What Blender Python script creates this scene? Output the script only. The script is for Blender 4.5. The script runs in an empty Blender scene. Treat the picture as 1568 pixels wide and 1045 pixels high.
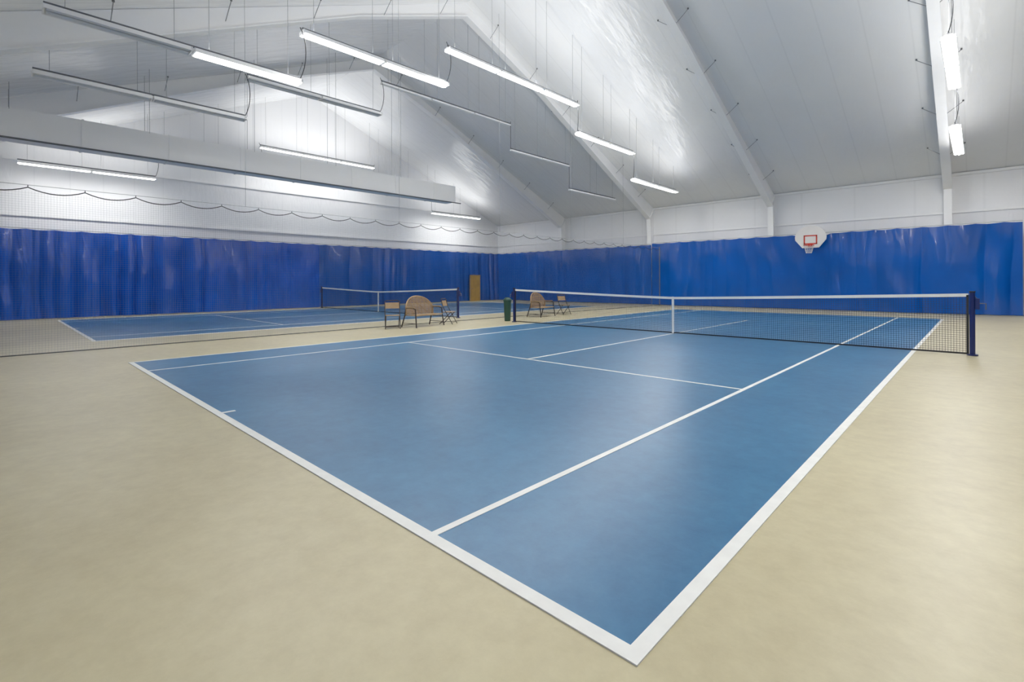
import bpy, bmesh, math, random
import numpy as np
from mathutils import Matrix, Vector
random.seed(7)
ZOOM=None
sc=bpy.context.scene
try:
    sc.view_settings.view_transform='Standard'
    sc.view_settings.look='None'
    sc.view_settings.exposure=0.0
    sc.view_settings.gamma=1.15
except Exception: pass
COL=sc.collection
# ------------------------------------------------------------ camera calibration
S=1800/1568
NH=1.18
C=[((0,0,0),(969,1019)),((-10.97,0,0),(192,559)),((-1.372,0,0),(661,821)),((-9.6,0,0),(222,570)),
((-1.372,5.485,0),(1136,597)),((-5.485,5.485,0),(808,550)),((-9.6,5.485,0),(625,526)),
((0,11.885,0),(1397,538)),((0.914,11.885,0),(1497,543)),((-5.485,11.885,0),(1028,511)),((-11.884,11.885,0),(784,493)),
((-1.372,11.885,0),(1285,530)),((0,23.77,0),(1440,490)),((-1.372,23.77,0),(1375,489)),
((-5.485,11.885,.914*NH),(1028,457)),((0.914,11.885,1.07*NH),(1497,449)),((-11.884,11.885,1.07*NH),(783,444)),((-5.485,0,0),(340,633))]
P=np.array([c[0] for c in C],float);Q=np.array([c[1] for c in C],float)*S
def axes(p):
    x,y,z,yaw,roll,f,cy=p
    c,s=math.cos(yaw),math.sin(yaw)
    F=np.array([-s,c,0.]);R=np.array([c,s,0.]);U=np.array([0,0,1.])
    R2=R*math.cos(roll)+U*math.sin(roll);U2=np.cross(R2,F)
    return F,R2,U2
def proj(p,P):
    F,R2,U2=axes(p);d=P-np.array(p[:3]);dz=d@F
    return np.stack([900+p[5]*(d@R2)/dz,p[6]-p[5]*(d@U2)/dz],1)
p=np.array([1.02,-1.79,1.55,.76,-.005,864,495]);lam=1e-2;c0=((proj(p,P)-Q)**2).sum()
for it in range(200):
    r=(proj(p,P)-Q).ravel();J=np.zeros((len(r),7))
    for k in range(7):
        q=p.copy();e=1e-5*max(1,abs(p[k]));q[k]+=e;J[:,k]=((proj(q,P)-Q).ravel()-r)/e
    A=J.T@J;A+=np.diag(np.diag(A))*lam
    q=p.copy();q-=np.linalg.solve(A,J.T@r);c=((proj(q,P)-Q)**2).sum()
    if c<c0:p=q;c0=c;lam=max(lam*.5,1e-9)
    else:lam=min(lam*3,1e6)
F,R2,U2=axes(p)
cam=bpy.data.cameras.new("camera");cam.sensor_width=36;cam.lens=p[5]/1800*36
cam.shift_y=-(600-p[6])/1800;cam.clip_start=.05;cam.clip_end=300
if ZOOM:
    k,zu,zv=ZOOM;cam.lens*=k;cam.shift_x=k*(zu*S-900)/1800;cam.shift_y=k*(p[6]-zv*S)/1800
co=bpy.data.objects.new("camera",cam);COL.objects.link(co)
M=Matrix.Identity(4)
for i in range(3):
    M[i][0]=R2[i];M[i][1]=U2[i];M[i][2]=-F[i];M[i][3]=p[i]
co.matrix_world=M;sc.camera=co
# ------------------------------------------------------------ materials
def s2l(c):
    return tuple(((v/255)/12.92 if v/255<=.04045 else ((v/255+.055)/1.055)**2.4) for v in c)+(1,)
def mat(name,rgb,rough=.5,metal=0,noise=None,bump=None,spec=.5,var=.08,coat=0):
    m=bpy.data.materials.new(name);m.use_nodes=True;nt=m.node_tree;b=nt.nodes["Principled BSDF"]
    b.inputs["Roughness"].default_value=rough;b.inputs["Metallic"].default_value=metal
    b.inputs["Specular IOR Level"].default_value=spec
    b.inputs["Coat Weight"].default_value=coat
    col=s2l(rgb)
    tc=nt.nodes.new("ShaderNodeTexCoord")
    n=nt.nodes.new("ShaderNodeTexNoise");n.inputs["Scale"].default_value=noise or 3;n.inputs["Detail"].default_value=3
    nt.links.new(tc.outputs["Object"],n.inputs["Vector"])
    cr=nt.nodes.new("ShaderNodeValToRGB")
    cr.color_ramp.elements[0].position=.3;cr.color_ramp.elements[1].position=.7
    cr.color_ramp.elements[0].color=tuple(c*(1-var) for c in col[:3])+(1,)
    cr.color_ramp.elements[1].color=tuple(min(1,c*(1+var)) for c in col[:3])+(1,)
    nt.links.new(n.outputs["Fac"],cr.inputs["Fac"]);nt.links.new(cr.outputs["Color"],b.inputs["Base Color"])
    if bump:
        mp=nt.nodes.new("ShaderNodeMapping");mp.inputs["Scale"].default_value=bump[2] if len(bump)>2 else (1,1,1)
        nt.links.new(tc.outputs["Object"],mp.inputs[0])
        n2=nt.nodes.new("ShaderNodeTexNoise");n2.inputs["Scale"].default_value=bump[0];n2.inputs["Detail"].default_value=2;n2.inputs["Distortion"].default_value=.6
        nt.links.new(mp.outputs[0],n2.inputs["Vector"])
        bp=nt.nodes.new("ShaderNodeBump");bp.inputs["Strength"].default_value=bump[1];bp.inputs["Distance"].default_value=.12 if len(bump)>2 else .05
        nt.links.new(n2.outputs["Fac"],bp.inputs["Height"]);nt.links.new(bp.outputs["Normal"],b.inputs["Normal"])
    return m
def emis(name,rgb,st):
    m=bpy.data.materials.new(name);m.use_nodes=True;b=m.node_tree.nodes["Principled BSDF"]
    b.inputs["Base Color"].default_value=(.9,.9,.9,1);b.inputs["Emission Color"].default_value=s2l(rgb);b.inputs["Emission Strength"].default_value=st
    try:m.cycles.emission_sampling='NONE'
    except Exception:pass
    return m
def floor_mat(name,rgb,rgb2,rough,lo=.36,hi=.64):
    m=bpy.data.materials.new(name);m.use_nodes=True;nt=m.node_tree;b=nt.nodes["Principled BSDF"];L=nt.links.new
    tc=nt.nodes.new("ShaderNodeTexCoord")
    n1=nt.nodes.new("ShaderNodeTexNoise");n1.inputs["Scale"].default_value=.45;n1.inputs["Detail"].default_value=6;n1.inputs["Roughness"].default_value=.6
    n2=nt.nodes.new("ShaderNodeTexNoise");n2.inputs["Scale"].default_value=6;n2.inputs["Detail"].default_value=6;n2.inputs["Roughness"].default_value=.7
    L(tc.outputs["Object"],n1.inputs["Vector"]);L(tc.outputs["Object"],n2.inputs["Vector"])
    mx=nt.nodes.new("ShaderNodeMath");mx.operation='MULTIPLY_ADD';mx.inputs[1].default_value=.45
    L(n2.outputs["Fac"],mx.inputs[0]);
    m2=nt.nodes.new("ShaderNodeMath");m2.operation='MULTIPLY';m2.inputs[1].default_value=.55
    L(n1.outputs["Fac"],m2.inputs[0]);L(m2.outputs[0],mx.inputs[2])
    cr=nt.nodes.new("ShaderNodeValToRGB");cr.color_ramp.elements[0].position=lo;cr.color_ramp.elements[1].position=hi
    cr.color_ramp.elements[0].color=s2l(rgb);cr.color_ramp.elements[1].color=s2l(rgb2)
    L(mx.outputs[0],cr.inputs["Fac"]);L(cr.outputs["Color"],b.inputs["Base Color"])
    b.inputs["Roughness"].default_value=rough
    return m
def panel_mat(name,rgb,axis,pitch,rough=.45,line=.82,bump=.35,wr=2.2,st=3.2):
    """sheet facing with seams every pitch m along axis, and wrinkles"""
    m=bpy.data.materials.new(name);m.use_nodes=True;nt=m.node_tree;b=nt.nodes["Principled BSDF"];L=nt.links.new
    tc=nt.nodes.new("ShaderNodeTexCoord");sp=nt.nodes.new("ShaderNodeSeparateXYZ");L(tc.outputs["Object"],sp.inputs[0])
    a=nt.nodes.new("ShaderNodeMath");a.operation='DIVIDE';a.inputs[1].default_value=pitch;L(sp.outputs[axis],a.inputs[0])
    f=nt.nodes.new("ShaderNodeMath");f.operation='FRACT';L(a.outputs[0],f.inputs[0])
    g=nt.nodes.new("ShaderNodeMath");g.operation='SUBTRACT';g.inputs[1].default_value=.5;L(f.outputs[0],g.inputs[0])
    h=nt.nodes.new("ShaderNodeMath");h.operation='ABSOLUTE';L(g.outputs[0],h.inputs[0])
    cr=nt.nodes.new("ShaderNodeMapRange");cr.inputs["From Min"].default_value=.0;cr.inputs["From Max"].default_value=.03;L(h.outputs[0],cr.inputs["Value"])
    n=nt.nodes.new("ShaderNodeTexNoise");n.inputs["Scale"].default_value=.5;n.inputs["Detail"].default_value=3;L(tc.outputs["Object"],n.inputs["Vector"])
    nr=nt.nodes.new("ShaderNodeMapRange");nr.inputs["To Min"].default_value=.95;nr.inputs["To Max"].default_value=1.02;L(n.outputs["Fac"],nr.inputs["Value"])
    lr=nt.nodes.new("ShaderNodeMapRange");lr.inputs["To Min"].default_value=line;lr.inputs["To Max"].default_value=1;L(cr.outputs[0],lr.inputs["Value"])
    mm=nt.nodes.new("ShaderNodeMath");mm.operation='MULTIPLY';L(nr.outputs[0],mm.inputs[0]);L(lr.outputs[0],mm.inputs[1])
    vm=nt.nodes.new("ShaderNodeVectorMath");vm.operation='SCALE';vm.inputs[0].default_value=s2l(rgb)[:3];L(mm.outputs[0],vm.inputs["Scale"])
    L(vm.outputs[0],b.inputs["Base Color"]);b.inputs["Roughness"].default_value=rough
    mp=nt.nodes.new("ShaderNodeMapping");L(tc.outputs["Object"],mp.inputs[0])
    sv=[1,1,1];sv[axis]=st;mp.inputs["Scale"].default_value=sv
    n2=nt.nodes.new("ShaderNodeTexNoise");n2.inputs["Scale"].default_value=wr;n2.inputs["Detail"].default_value=2;L(mp.outputs[0],n2.inputs["Vector"])
    bp=nt.nodes.new("ShaderNodeBump");bp.inputs["Strength"].default_value=bump;bp.inputs["Distance"].default_value=.06
    L(n2.outputs["Fac"],bp.inputs["Height"]);L(bp.outputs["Normal"],b.inputs["Normal"])
    return m
def net_mat(name,rgb,cell,width,ax=(0,2)):
    m=bpy.data.materials.new(name);m.use_nodes=True;nt=m.node_tree;L=nt.links.new
    b=nt.nodes["Principled BSDF"];b.inputs["Base Color"].default_value=s2l(rgb);b.inputs["Roughness"].default_value=.7
    tc=nt.nodes.new("ShaderNodeTexCoord");sp=nt.nodes.new("ShaderNodeSeparateXYZ");L(tc.outputs["Object"],sp.inputs[0])
    outs=[]
    for k in ax:
        a=nt.nodes.new("ShaderNodeMath");a.operation='DIVIDE';a.inputs[1].default_value=cell;L(sp.outputs[k],a.inputs[0])
        f=nt.nodes.new("ShaderNodeMath");f.operation='FRACT';L(a.outputs[0],f.inputs[0])
        g=nt.nodes.new("ShaderNodeMath");g.operation='LESS_THAN';g.inputs[1].default_value=width/cell;L(f.outputs[0],g.inputs[0]);outs.append(g)
    mx=nt.nodes.new("ShaderNodeMath");mx.operation='MAXIMUM';L(outs[0].outputs[0],mx.inputs[0]);L(outs[1].outputs[0],mx.inputs[1])
    L(mx.outputs[0],b.inputs["Alpha"])
    return m
M_floor=floor_mat("acrylic_beige",(176,164,128),(200,190,152),.38)
M_court=floor_mat("acrylic_blue",(28,88,130),(56,116,156),.33)
M_line=mat("line_paint",(232,232,226),.5,noise=8,var=.04)
M_roof=panel_mat("roof_vinyl_facing",(242,243,244),0,1.25,.27,.93,.6,1.0)
M_gable=panel_mat("gable_liner",(249,249,250),1,1.2,.5,.94,.2)
M_wall=panel_mat("wall_liner",(249,249,250),0,2.4,.45,.94,.25)
M_steel=mat("white_painted_steel",(252,252,252),.45,noise=2,var=.02)
M_duct=mat("white_duct",(252,252,252),.5,noise=1.5,var=.02)
M_curt=mat("blue_vinyl",(0,76,168),.2,noise=.6,bump=(1.2,.38,(1.5,1.5,.3)),var=.12,coat=.3)
M_curtL=mat("blue_vinyl_bright",(8,80,192),.2,noise=.7,bump=(1.4,.55,(1.6,1.6,.4)),var=.12,coat=.3)
M_black=mat("black_rubber",(22,24,28),.6,noise=5)
M_cable=mat("dark_cable",(40,42,46),.6,noise=5)
M_wire=mat("hanger_wire",(150,152,155),.4,.6,noise=5)
M_pipe=mat("galvanised_pipe",(110,112,116),.4,.6,noise=4)
M_navy=mat("navy_post_paint",(12,28,88),.35,noise=4)
M_tape=mat("white_net_tape",(240,240,236),.7,noise=8,var=.03)
M_net=net_mat("net_cord",(10,14,24),.045,.0055)
M_div=net_mat("divider_net_cord",(100,106,114),.05,.0018,(1,2))
M_tube=emis("fluorescent_tube",(255,255,252),12)
M_off=mat("unlit_lens",(225,228,232),.3,noise=3,var=.03)
M_board=mat("backboard_white",(240,236,232),.4,noise=3,var=.03)
M_red=mat("red_orange_paint",(214,52,24),.4,noise=3)
M_cordw=mat("white_cord",(225,225,225),.8,noise=3)
M_tan=mat("tan_resin",(160,132,96),.55,noise=6,var=.12)
M_leg=mat("brown_metal",(64,56,50),.4,.5,noise=5)
M_door=mat("oak_door",(186,146,66),.45,noise=2,var=.15)
M_green=mat("green_plastic",(22,66,54),.45,noise=4)
M_trim=mat("grey_trim",(150,150,150),.5,noise=3)
# ------------------------------------------------------------ mesh builder
class B:
    def __init__(s):s.v=[];s.f=[];s.m=[];s.mats=[]
    def mi(s,m):
        if m not in s.mats:s.mats.append(m)
        return s.mats.index(m)
    def add(s,vs,fs,m):
        o=len(s.v);s.v+=[tuple(v) for v in vs];k=s.mi(m)
        for f in fs:s.f.append([o+i for i in f]);s.m.append(k)
    def box(s,a,b,m,mx=None):
        x0,y0,z0=a;x1,y1,z1=b
        vs=[Vector(q) for q in [(x0,y0,z0),(x1,y0,z0),(x1,y1,z0),(x0,y1,z0),(x0,y0,z1),(x1,y0,z1),(x1,y1,z1),(x0,y1,z1)]]
        if mx:vs=[mx@v for v in vs]
        s.add(vs,[(3,2,1,0),(4,5,6,7),(0,1,5,4),(1,2,6,5),(2,3,7,6),(3,0,4,7)],m)
    def prism(s,poly,axis,a,b,m):
        """extrude 2D poly along axis from a to b"""
        def P3(q,t):
            if axis==0:return (t,q[0],q[1])
            if axis==1:return (q[0],t,q[1])
            return (q[0],q[1],t)
        n=len(poly);vs=[P3(q,a) for q in poly]+[P3(q,b) for q in poly]
        fs=[tuple(range(n))[::-1],tuple(range(n,2*n))]+[(i,(i+1)%n,n+(i+1)%n,n+i) for i in range(n)]
        s.add(vs,fs,m)
    def tube(s,pts,r,m,n=8,close=False):
        pts=[Vector(q) for q in pts];N=len(pts);rings=[];up0=None
        for i,q in enumerate(pts):
            if close:t=pts[(i+1)%N]-pts[i-1]
            else:t=pts[min(i+1,N-1)]-pts[max(i-1,0)]
            t.normalize()
            if up0 is None:
                up0=Vector((0,0,1)) if abs(t.z)<.9 else Vector((1,0,0))
            a=t.cross(up0)
            if a.length<1e-4:a=t.orthogonal()
            a.normalize();b=a.cross(t).normalized();up0=b
            rr=r[i] if isinstance(r,(list,tuple)) else r
            rings.append([q+a*rr*math.cos(2*math.pi*k/n)+b*rr*math.sin(2*math.pi*k/n) for k in range(n)])
        vs=[v for R in rings for v in R];fs=[]
        for i in range(N if close else N-1):
            j=(i+1)%N
            for k in range(n):fs.append((i*n+k,i*n+(k+1)%n,j*n+(k+1)%n,j*n+k))
        if not close:
            fs.append(tuple(range(n)));fs.append(tuple((N-1)*n+k for k in range(n))[::-1])
        s.add(vs,fs,m)
    def grid(s,fn,nu,nv,m):
        vs=[fn(i/nu,j/nv) for j in range(nv+1) for i in range(nu+1)]
        fs=[(j*(nu+1)+i,j*(nu+1)+i+1,(j+1)*(nu+1)+i+1,(j+1)*(nu+1)+i) for j in range(nv) for i in range(nu)]
        s.add(vs,fs,m)
    def make(s,name,parent=None,smooth=False,loc=None,mx=None):
        me=bpy.data.meshes.new(name);me.from_pydata(s.v,[],s.f);me.update()
        for m in s.mats:me.materials.append(m)
        me.polygons.foreach_set("material_index",s.m)
        bm=bmesh.new();bm.from_mesh(me);bmesh.ops.recalc_face_normals(bm,faces=bm.faces);bm.to_mesh(me);bm.free()
        if smooth:
            me.polygons.foreach_set("use_smooth",[True]*len(me.polygons))
            try:me.set_sharp_from_angle(angle=math.radians(60))
            except Exception:pass
        o=bpy.data.objects.new(name,me);COL.objects.link(o)
        if parent:o.parent=parent
        if mx:o.matrix_world=mx
        return o
def empty(name,loc=(0,0,0)):
    e=bpy.data.objects.new(name,None);COL.objects.link(e);e.location=loc;return e
# ------------------------------------------------------------ room shell
X0,X1=-29.6,7.4;Y0,Y1=-4.6,28.6;YR=12.0;ZR=13.4;SL=.42;ZE=ZR-SL*(Y1-YR)
def zr(y):return ZR-SL*abs(y-YR)
b=B();b.box((X0-.3,Y0-.3,-.2),(X1+.3,Y1+.3,0),M_floor);b.make("floor")
b=B();t=.15
for sgn in(1,-1):
    ye=YR+sgn*(Y1-YR+.2);ze=zr(ye)
    b.prism([(YR,ZR),(ye,ze),(ye,ze+t),(YR,ZR+t)],0,X0-.3,X1+.3,M_roof)
b.make("ceiling")
b=B();b.box((X0-.2,Y1,0),(X1+.2,Y1+.2,ZE+.05),M_wall);b.make("wall_back")
b=B();b.box((X0-.2,Y0-.2,0),(X1+.2,Y0,ZE+.05),M_wall);b.make("wall_front")
for nm,xa,xb in(("wall_left",X0-.2,X0),("wall_right",X1,X1+.2)):
    b=B();b.prism([(Y0,0),(Y1,0),(Y1,ZE),(YR,ZR),(Y0,ZE)],0,xa,xb,M_gable);b.make(nm)
b=B()
for z in(4.55,7.0):
    b.box((X0,Y0 if z<5 else Y0+3,z),(X0+.06,Y1 if z<5 else Y1-2,z+.12),M_steel)
b.make("trim_1")
b=B();b.box((X0,Y1-.06,4.6),(X1,Y1,4.7),M_steel);b.box((X0,Y1-.1,ZE-.12),(X1,Y1,ZE),M_steel);b.make("trim_2")
# ------------------------------------------------------------ rigid frames
for i,x in enumerate([7.1,0,-7.4,-14.8,-22.2]):
    b=B();g=.0
    for s_ in(1,-1):
        yw=YR+s_*(Y1-YR)
        def yy(d):return yw-s_*d
        zk=ZE-.75
        b.prism([(yy(0),0),(yy(.35),0),(yy(.62),zk),(yy(0),ZE-.02)],0,x-.03,x+.03,M_steel)
        b.prism([(yy(.35),0),(yy(.39),0),(yy(.66),zk),(yy(.62),zk)],0,x-.14,x+.14,M_steel)
        a=(yy(.62),zk);ks=YR+s_*5.0
        pts=[(yy(0),ZE-.02),a,(ks,zr(ks)-.40),(YR,ZR-.55),(YR,ZR)]
        b.prism(pts,0,x-.03,x+.03,M_steel)
        for q0,q1 in((a,(ks,zr(ks)-.40)),((ks,zr(ks)-.40),(YR,ZR-.55))):
            b.prism([q0,q1,(q1[0],q1[1]-.04),(q0[0],q0[1]-.04)],0,x-.16,x+.16,M_steel)
        b.prism([a,(yy(0),ZE-.02),(yy(.05),ZE-.02),(a[0]-s_*-.05,a[1])],0,x-.1,x+.1,M_steel)
        for d in np.arange(2.2,15.5,2.6):
            y=yw-s_*d
            for sx in(1,-1):
                b.tube([(x+sx*.1,y,zr(y)-.43),(x+sx*.62,y,zr(y)-.03)],.012,M_wire,5)
                b.tube([(x+sx*.60,y,zr(y)-.0),(x+sx*.60,y,zr(y)-.05)],.03,M_pipe,6)
    b.make("roof_frame")
# ------------------------------------------------------------ courts
OX2=-16.1
def court(ox):
    e=empty("tennis_court")
    b=B();b.box((ox-10.97,0,-.02),(ox,23.77,.004),M_court);b.make("playing_surface",e)
    b=B();w=.055;z0,z1=.0,.0075
    def ln(xa,ya,xb,yb):b.box((ox+xa,ya,z0),(ox+xb,yb,z1),M_line)
    ln(-10.99,-.02,.02,.06);ln(-10.99,23.70,.02,23.79)
    ln(-w,.06,.02,23.7);ln(-10.99,.06,-10.97+w,23.7)
    ln(-1.372-w,.06,-1.372,23.7);ln(-9.598,.06,-9.598+w,23.7)
    ln(-9.543,5.46,-1.427,5.51);ln(-9.543,18.26,-1.427,18.31)
    ln(-5.51,5.51,-5.46,18.26)
    ln(-5.51,.06,-5.46,.2);ln(-5.51,23.56,-5.46,23.7)
    b.make("court_lines",e)
court(0);court(OX2)
def tennis_net(ox):
    e=empty("tennis_net")
    y=11.885;xa,xb=ox-11.884,ox+.914;xc=ox-5.485
    H0,H1=1.07*NH,.914*NH
    def top(x):
        t=abs(x-xc)/(xb-xc);return H1+(H0-H1)*t**1.15
    b=B();n=48
    b.grid(lambda u,v:(xa+.06+(xb-xa-.12)*u,y,.03+(top(xa+(xb-xa)*u)-.06)*v),n,2,M_net);b.make("mesh",e)
    b=B()
    vs=[];fs=[]
    for i in range(n+1):
        x=xa+.06+(xb-xa-.12)*i/n;zt=top(xa+(xb-xa)*i/n)
        vs+=[(x,y-.008,zt-.065),(x,y-.008,zt),(x,y+.008,zt),(x,y+.008,zt-.065)]
    for i in range(n):
        for k in range(4):fs.append((4*i+k,4*i+(k+1)%4,4*i+4+(k+1)%4,4*i+4+k))
    b.add(vs,fs,M_tape);b.make("headband",e)
    b=B();b.box((xc-.03,y-.014,.02),(xc+.03,y+.014,H1+.005),M_tape);b.box((xc-.05,y-.03,0.012),(xc+.05,y+.03,.025),M_pipe);b.make("centre_strap",e)
    b=B();b.box((xa+.06,y-.006,.02),(xb-.06,y+.006,.055),M_black)
    for xx in(xa+.07,xb-.07):b.box((xx-.02,y-.008,.03),(xx+.02,y+.008,H0-.03),M_black)
    b.make("border_cord",e)
    for k,xx in enumerate((xa,xb)):
        b=B();sg=-1 if k==0 else 1
        b.tube([(xx,y,.004),(xx,y,H0+.02)],.045,M_navy,14);b.tube([(xx,y,H0+.02),(xx,y,H0+.05)],.05,M_black,14)
        b.tube([(xx,y,.004),(xx,y,.03)],.09,M_navy,14)
        b.box((xx+sg*.045,y-.035,H0-.32),(xx+sg*.11,y+.035,H0-.1),M_navy)
        b.tube([(xx+sg*.11,y,H0-.2),(xx+sg*.2,y,H0-.2),(xx+sg*.2,y,H0-.32)],.012,M_pipe,6)
        b.tube([(xx-sg*.1,y,H0-.03),(xx,y,H0+.0),(xx+sg*.08,y,H0-.12)],.008,M_pipe,6)
        b.make("post_%d"%(k+1),e,True)
tennis_net(0);tennis_net(OX2)
# ------------------------------------------------------------ curtains
def pleat(s,seed,dens=1.0):
    r=random.Random(seed);v=0
    for k,(fr,am) in enumerate([(.5,.25),(1.1,.22)]):
        ph=r.random()*6.28;ph2=r.random()*6.28
        v+=am*math.sin(2*math.pi*fr*dens*s/1.6+ph+1.3*math.sin(s*.8+ph2))
    a=s*dens*1.15+.75*math.sin(s*.61+seed)+.22*math.sin(s*1.9+seed*3)
    v+=.95*abs(math.sin(math.pi*a))**.8*(.55+.45*math.sin(s*.47+seed*1.7))
    a=s*dens*2.3+.5*math.sin(s*.9+seed*2)
    v+=.36*abs(math.sin(math.pi*a))**.9*(.5+.5*math.sin(s*.83+seed*.7))
    return v-.5
def curtain(name,axis,a,b_,base,sgn,ztop,zbot,m,seed,amp=.09,droop=None,dens=1.0,nz=18):
    L=abs(b_-a);n=int(L/.04)
    bb=B()
    def fn(u,v):
        s=a+(b_-a)*u
        zt=ztop(s) if callable(ztop) else ztop
        zt-=.035*abs(math.sin(math.pi*s/.9))
        if droop:zt-=droop(s)
        z=zbot+(zt-zbot)*v
        k=(1-v)
        d=amp*(.55+.55*k)*pleat(s+.10*math.sin(z*.8+s*.4)*k+.02*math.sin(z*2.3+s*2),seed,dens)
        d+=.025*math.sin(z*2.2+3*math.sin(s*.8)+s*1.5)*(.3+math.sin(s*2.1+seed))*.6
        d=sgn*(max(d,-amp)+amp*1.1)
        return (s,base+d,z) if axis==0 else (base+d,s,z)
    bb.grid(fn,n,nz,m)
    za=(ztop(a) if callable(ztop) else ztop)+.03;zb=(ztop(b_) if callable(ztop) else ztop)+.03;bs=base+sgn*amp*.8
    bb.tube([(a,bs,za),(b_,bs,zb)] if axis==0 else [(bs,a,za),(bs,b_,zb)],.012,M_wire,6)
    bb.make(name,None,True)
def dr(s):
    return .32*math.exp(-((s+5.3)/.55)**2)
curtain("backdrop_curtain",0,-29.0,-14.6,28.1,-1,3.95,.02,M_curt,3,.18,dens=.65)
curtain("backdrop_curtain",0,-14.5,2.35,28.1,-1,lambda s:4.0,.02,M_curt,5,.24,droop=dr,dens=.42)
curtain("backdrop_curtain",1,12.0,28.0,-29.1,1,3.95,.02,M_curt,8,.18,dens=.7)
curtain("backdrop_curtain",1,-4.4,12.1,-28.98,1,3.93,.02,M_curtL,11,.25,dens=.8)
curtain("backdrop_curtain",0,-28.3,7.0,-4.45,1,3.9,.02,M_curt,21,.05,dens=.6)
curtain("backdrop_curtain",1,-4.2,27.6,7.25,-1,3.9,.02,M_curt,31,.04,dens=.6)
b=B();b.box((2.7,Y1-.08,0),(7,Y1-.02,4.2),M_black);b.make("dark_doorway_sheet")  # black sheet whose colour stands in for the dark of a doorway opening
b=B();yd0,yd1=24.55,25.5;xd=-28.62
b.box((xd-.05,yd0,0.0),(xd,yd1,2.05),M_door)
for z0,z1 in((.2,.95),(1.1,1.9)):
    b.box((xd,yd0+.15,z0),(xd+.012,yd1-.15,z1),M_door)
for a_,c_ in((yd0-.07,yd0),(yd1,yd1+.07)):b.box((xd-.07,a_,0),(xd+.02,c_,2.12),M_tan)
b.box((xd-.07,yd0-.07,2.05),(xd+.02,yd1+.07,2.12),M_tan)
b.tube([(xd,yd0+.1,1.0),(xd+.06,yd0+.1,1.0),(xd+.06,yd0+.2,1.0)],.015,M_pipe,6);b.make("door_1")
# ------------------------------------------------------------ divider net between courts
e=empty("divider_net");xd=-13.75;zt=3.62;ya,yb=-4.1,27.4
b=B();b.grid(lambda u,v:(xd,ya+(yb-ya)*u,.03+(zt-.1)*v),60,4,M_div);b.make("netting",e)
b=B();b.tube([(xd,ya,.03),(xd,yb,.03)],.012,M_cable,6)
pts=[];y=ya
while y<yb-.5:
    for k in range(8):
        t=k/8;pts.append((xd,y+.93*t,zt-.11*4*t*(1-t)))
    b.tube([(xd,y,zt+.0),(xd,y,zt+.05)],.008,M_cable,5)
    y+=.93
b.tube(pts,.012,M_cable,5);b.tube([(xd,ya,zt+.05),(xd,yb,zt+.05)],.006,M_wire,5)
for y in(ya,yb):b.tube([(xd,y,0),(xd,y,zt+.1)],.03,M_pipe,8)
for y in(3.,8.,13.,18.,23.):b.tube([(xd,y,zt+.05),(xd,y,zr(y)-.01)],.005,M_wire,5)
b.make("ropes",e)
# ------------------------------------------------------------ light fixtures
SEG={'a':(-1.2,3.6,6.6),'b':(3.6,8.35,7.9),'c':(8.35,15.5,9.1),'d':(15.5,20.2,7.9),'e':(20.2,25.0,6.6)}
DOWN,UP=27,14   # watts per metre of lit tube
UPF={-11.5:1.0,-28.0:1.1,.45:.7}
def fixture(x,ya,yb,z,lit,thin=False):
    e=empty("fluorescent_light_fixture",(x,(ya+yb)/2,z))
    b=B();n=max(1,round((yb-ya)/2.4));L=(yb-ya)/n
    ya_,yb_=ya+.03,yb-.03
    b.tube([(x,ya_,z+.16),(x,yb_,z+.16)],.028,M_pipe,8)
    for i in range(n):
        l=lit[i] if isinstance(lit,(list,tuple)) else lit
        y0,y1=ya+i*L+.03,ya+(i+1)*L-.03
        if thin and not l:
            w=.07
            b.box((x-w,y0,z+.03),(x+w,y1,z+.10),M_steel)
        else:
            w=.17
            poly=[(x-w,z+.0),(x-w*.9,z+.0),(x-.07,z+.07),(x+.07,z+.07),(x+w*.9,z+.0),(x+w,z+.0),(x+.08,z+.12),(x-.08,z+.12)]
            b.prism(poly,1,y0,y1,M_steel)
            for dx in(-.1,0,.1):
                zz=z+.03-(.02 if dx==0 else 0)
                b.tube([(x+dx,y0+.04,zz-.01),(x+dx,y1-.04,zz-.01)],.042 if l else .028,M_tube if l else M_off,10)
            for q in(y0,y1):
                b.box((x-w*.9,q-.012,z-.005),(x+w*.9,q+.012,z+.09),M_steel)
            if l:
                dist=zr((y0+y1)/2)-z
                fac=.45 if x<-20 else 1
                for up in(0,1):
                    ld=bpy.data.lights.new("lamp","AREA");ld.shape='RECTANGLE';ld.size=.3;ld.size_y=y1-y0-.1
                    ld.energy=(UP*UPF[x]*(dist/3)**1.3 if up else DOWN*fac)*(y1-y0);ld.color=(1,.995,.98)
                    lo=bpy.data.objects.new("lamp_up" if up else "lamp_down",ld);COL.objects.link(lo);lo.parent=e
                    lo.location=(0,(y0+y1)/2-(ya+yb)/2,.2 if up else -.07)
                    if up:lo.rotation_euler=(math.pi,0,0)
        for q in(y0+.3,y1-.3):
            b.tube([(x,q,z+.1),(x,q,zr(q)-.01)],.0055,M_wire,5)
    if z<9:
        s_=1 if ya>11 else -1
        yq=ya+.02 if s_>0 else yb-.02
        pts=[(x,yq,z+.16)]
        for k in range(1,9):
            t=k/8;pts.append((x+.10*math.sin(t*math.pi),yq-s_*.10*math.sin(t*math.pi),z+.16+1.3*t-.05*math.sin(t*6.28)))
        b.tube(pts,.012,M_cable,6)
    o=b.make("housing",e);o.location=-e.location
rows={-11.5:dict(a=[0,1],b=1,c=1,d=1,e=1),-15.5:dict(a=0,b=0,c=0,d=0,e=0),-28.0:dict(a=1,b=0,c=1,d=0,e=1),.45:dict(a=1,b=1,c=1,d=1,e=1),}
for x,dd in rows.items():
    for k,l in dd.items():
        ya,yb,z=SEG[k]
        fixture(x,ya,yb,z,l,thin=(k in'cde' and x==-15.5) or(x==-28.0 and not l))
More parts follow.
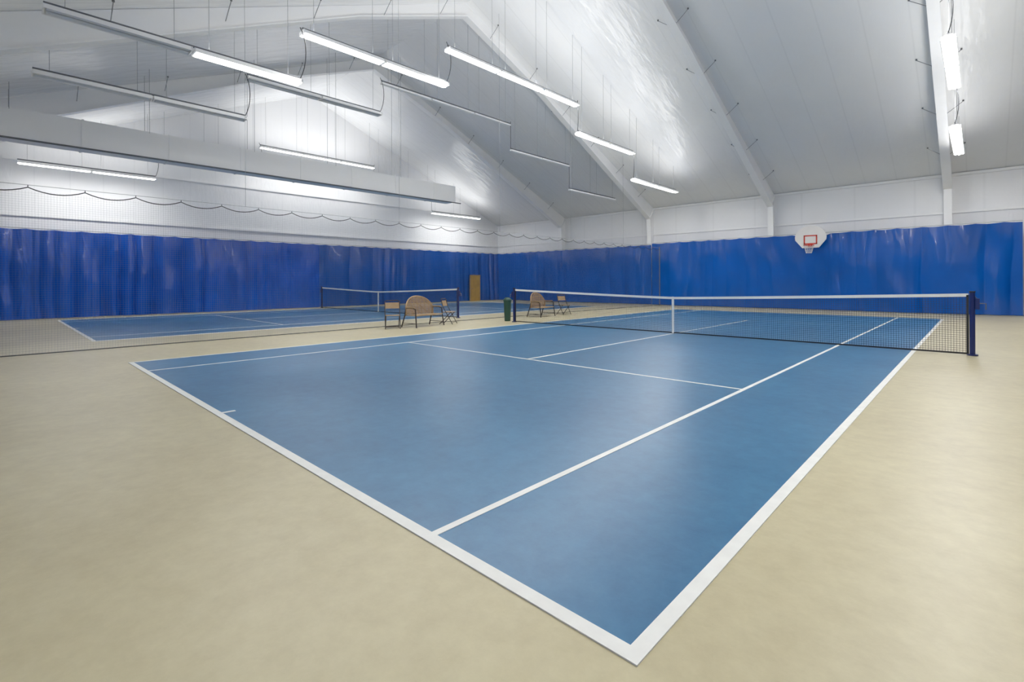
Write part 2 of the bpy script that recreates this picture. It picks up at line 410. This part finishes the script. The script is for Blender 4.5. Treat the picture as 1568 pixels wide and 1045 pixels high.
# ------------------------------------------------------------ duct over far court
b=B();x=-20.8;w=.42
b.box((x-w,-2.6,6.05),(x+w,16.1,6.95),M_duct)
for y in np.arange(-2.2,16.2,2.4):
    b.box((x-w-.02,y-.03,6.03),(x+w+.02,y+.03,6.97),M_duct)
b.box((x-w+.08,16.1,6.15),(x+w-.08,16.14,6.85),M_trim)
b.tube([(x+w+.1,-2.6,6.0),(x+w+.1,16.4,6.0)],.03,M_pipe,8)
for y in np.arange(-1.5,16,3.5):
    for sx in(-w,w):b.tube([(x+sx,y,6.9),(x+sx,y,zr(y)-.01)],.008,M_wire,5)
b.make("air_duct")
# ------------------------------------------------------------ basketball hoop
e=empty("basketball_hoop");bx,by,bz=-5.35,27.5,3.25
b=B();pts=[]
pts+=[(-.38,0),(.38,0)]
for k in range(15):
    a=math.radians(-12+k*(204/14));pts.append((.72*math.cos(a),.54+.62*math.sin(a)))
b.prism([(bx+q[0],bz+q[1]) for q in pts],1,by,by+.05,M_board)
b.make("backboard",e)
b=B();x0,x1,z0,z1=bx-.31,bx+.31,bz+.18,bz+.66
for q in((x0,z0,x0+.06,z1),(x1-.06,z0,x1,z1),(x0,z0,x1,z0+.06),(x0,z1-.06,x1,z1)):
    b.box((q[0],by-.008,q[1]),(q[2],by,q[3]),M_red)
b.box((bx-.1,by-.1,bz+.06),(bx+.1,by,bz+.18),M_red)
ring=[(bx+.23*math.cos(t),by-.33+.23*math.sin(t),bz+.12) for t in np.linspace(0,6.283,25)[:-1]]
b.tube(ring,.02,M_red,6,True);b.make("rim",e,True)
b=B()
for k in range(12):
    a0=2*math.pi*k/12
    for sg in(1,-1):
        pts=[]
        for j in range(7):
            t=j/6;rr=.23-.11*t;aa=a0+sg*t*math.pi/3
            pts.append((bx+rr*math.cos(aa),by-.33+rr*math.sin(aa),bz+.12-.42*t))
        b.tube(pts,.006,M_cordw,4)
b.make("net",e)
b=B()
for sx in(-.25,.25):
    for zz in(.2,.8):b.tube([(bx+sx,by+.05,bz+zz),(bx+sx*1.5,Y1,bz+zz+.2)],.025,M_steel,6)
b.make("wall_bracket",e)
# ------------------------------------------------------------ seating
def armchair(loc,rot,W=.58):
    """wide woven armchair with a rounded back"""
    b=B()
    def hwf(z):return (W-.01)*math.sqrt(max(.02,1-(max(0,z-.60)/.45)**2))
    for j in range(15):
        z=.46+.039*j;t=(z-.46)/.55;hw=hwf(z)
        yb=-.25-.10*t
        pts=[(hw*q,yb+.09*q*q,z) for q in np.linspace(-1,1,9)]
        for i in range(8):
            p0,p1=pts[i],pts[i+1];h=.0145
            b.add([(p0[0],p0[1]-.01,z-h),(p1[0],p1[1]-.01,z-h),(p1[0],p1[1]-.01,z+h),(p0[0],p0[1]-.01,z+h),
                   (p0[0],p0[1]+.012,z-h),(p1[0],p1[1]+.012,z-h),(p1[0],p1[1]+.012,z+h),(p0[0],p0[1]+.012,z+h)],
                  [(0,1,2,3),(7,6,5,4),(0,4,5,1),(3,2,6,7),(0,3,7,4),(1,5,6,2)],M_tan)
    arch=[(W*math.cos(a),-.27-.09*math.sin(a)+.09*math.cos(a)**2,.60+.45*math.sin(a)) for a in np.linspace(0,math.pi,25)]
    arch=[(W,-.18,.42)]+arch+[(-W,-.18,.42)]
    b.tube(arch,.026,M_tan,8)
    for sx in(-.75,-.5,-.25,0,.25,.5,.75):
        zt_=.60+.45*math.sqrt(1-sx*sx)
        b.tube([(sx*W,-.25+.09*sx*sx,.42),(sx*W,-.25-.10*(zt_-.46)/.55+.09*sx*sx,zt_)],.011,M_tan,6)
    for j in range(9):
        y=-.25+.063*j;b.box((-W,y-.027,.40),(W,y+.027,.425),M_tan)
    b.tube([(-W,.27,.41),(W,.27,.41)],.022,M_tan,8)
    for sx in(-1,1):
        b.tube([(sx*(W+.03),.33,0),(sx*W,.27,.42),(sx*W,.25,.62),(sx*W,.12,.67),(sx*W,-.18,.67)],.022,M_leg,8)
        b.tube([(sx*(W+.03),-.38,0),(sx*W,-.24,.42),(sx*W,-.2,.62)],.022,M_leg,8)
        b.tube([(sx*W,.30,.14),(sx*W,-.32,.14)],.012,M_leg,6)
        b.box((sx*W-.045,-.2,.665),(sx*W+.045,.2,.695),M_tan)
    b.make("wicker_armchair",None,False,mx=Matrix.Translation(loc)@Matrix.Rotation(rot,4,'Z'))
def fchair(loc,rot):
    b=B();W=.24
    for sx in(-W,W):
        b.tube([(sx,.24,0),(sx,-.12,.62),(sx,-.2,.9)],.014,M_leg,8)
        b.tube([(sx*.9,-.28,0),(sx*.9,.16,.44)],.014,M_leg,8)
    b.tube([(-W,-.2,.9),(-W*.7,-.21,.93),(W*.7,-.21,.93),(W,-.2,.9)],.014,M_leg,8)
    b.tube([(-W,.2,.07),(W,.2,.07)],.01,M_leg,6);b.tube([(-W*.9,-.24,.05),(W*.9,-.24,.05)],.01,M_leg,6)
    b.grid(lambda u,v:(-W+.03+(2*W-.06)*u,.2-.4*v,.455-.02*math.sin(math.pi*u)),4,4,M_tan)
    b.box((-W+.02,-.2,.43),(W-.02,.2,.447),M_tan)
    b.grid(lambda u,v:(-W+2*W*u,-.14-.06*v-.02*math.sin(math.pi*u),.66+.2*v),6,3,M_tan)
    b.make("folding_chair",None,False,mx=Matrix.Translation(loc)@Matrix.Rotation(rot,4,'Z'))
fchair((-13.2,7.35,0),math.radians(-120))
armchair((-13.1,8.55,0),math.radians(-80),.66)
fchair((-13.2,9.75,0),math.radians(-60))
armchair((-13.05,14.9,0),math.radians(-80),.6)
fchair((-13.05,16.5,0),math.radians(-100))
b=B();cx,cy_=-12.4,12.05
b.tube([(cx,cy_,.0),(cx,cy_,.03),(cx,cy_,.72),(cx,cy_,.8)],[.11,.12,.15,.16],M_green,16)
b.tube([(cx,cy_,.8),(cx,cy_,.85),(cx,cy_,.93)],[.17,.17,.07],M_green,16)
b.make("waste_bin",None,True)
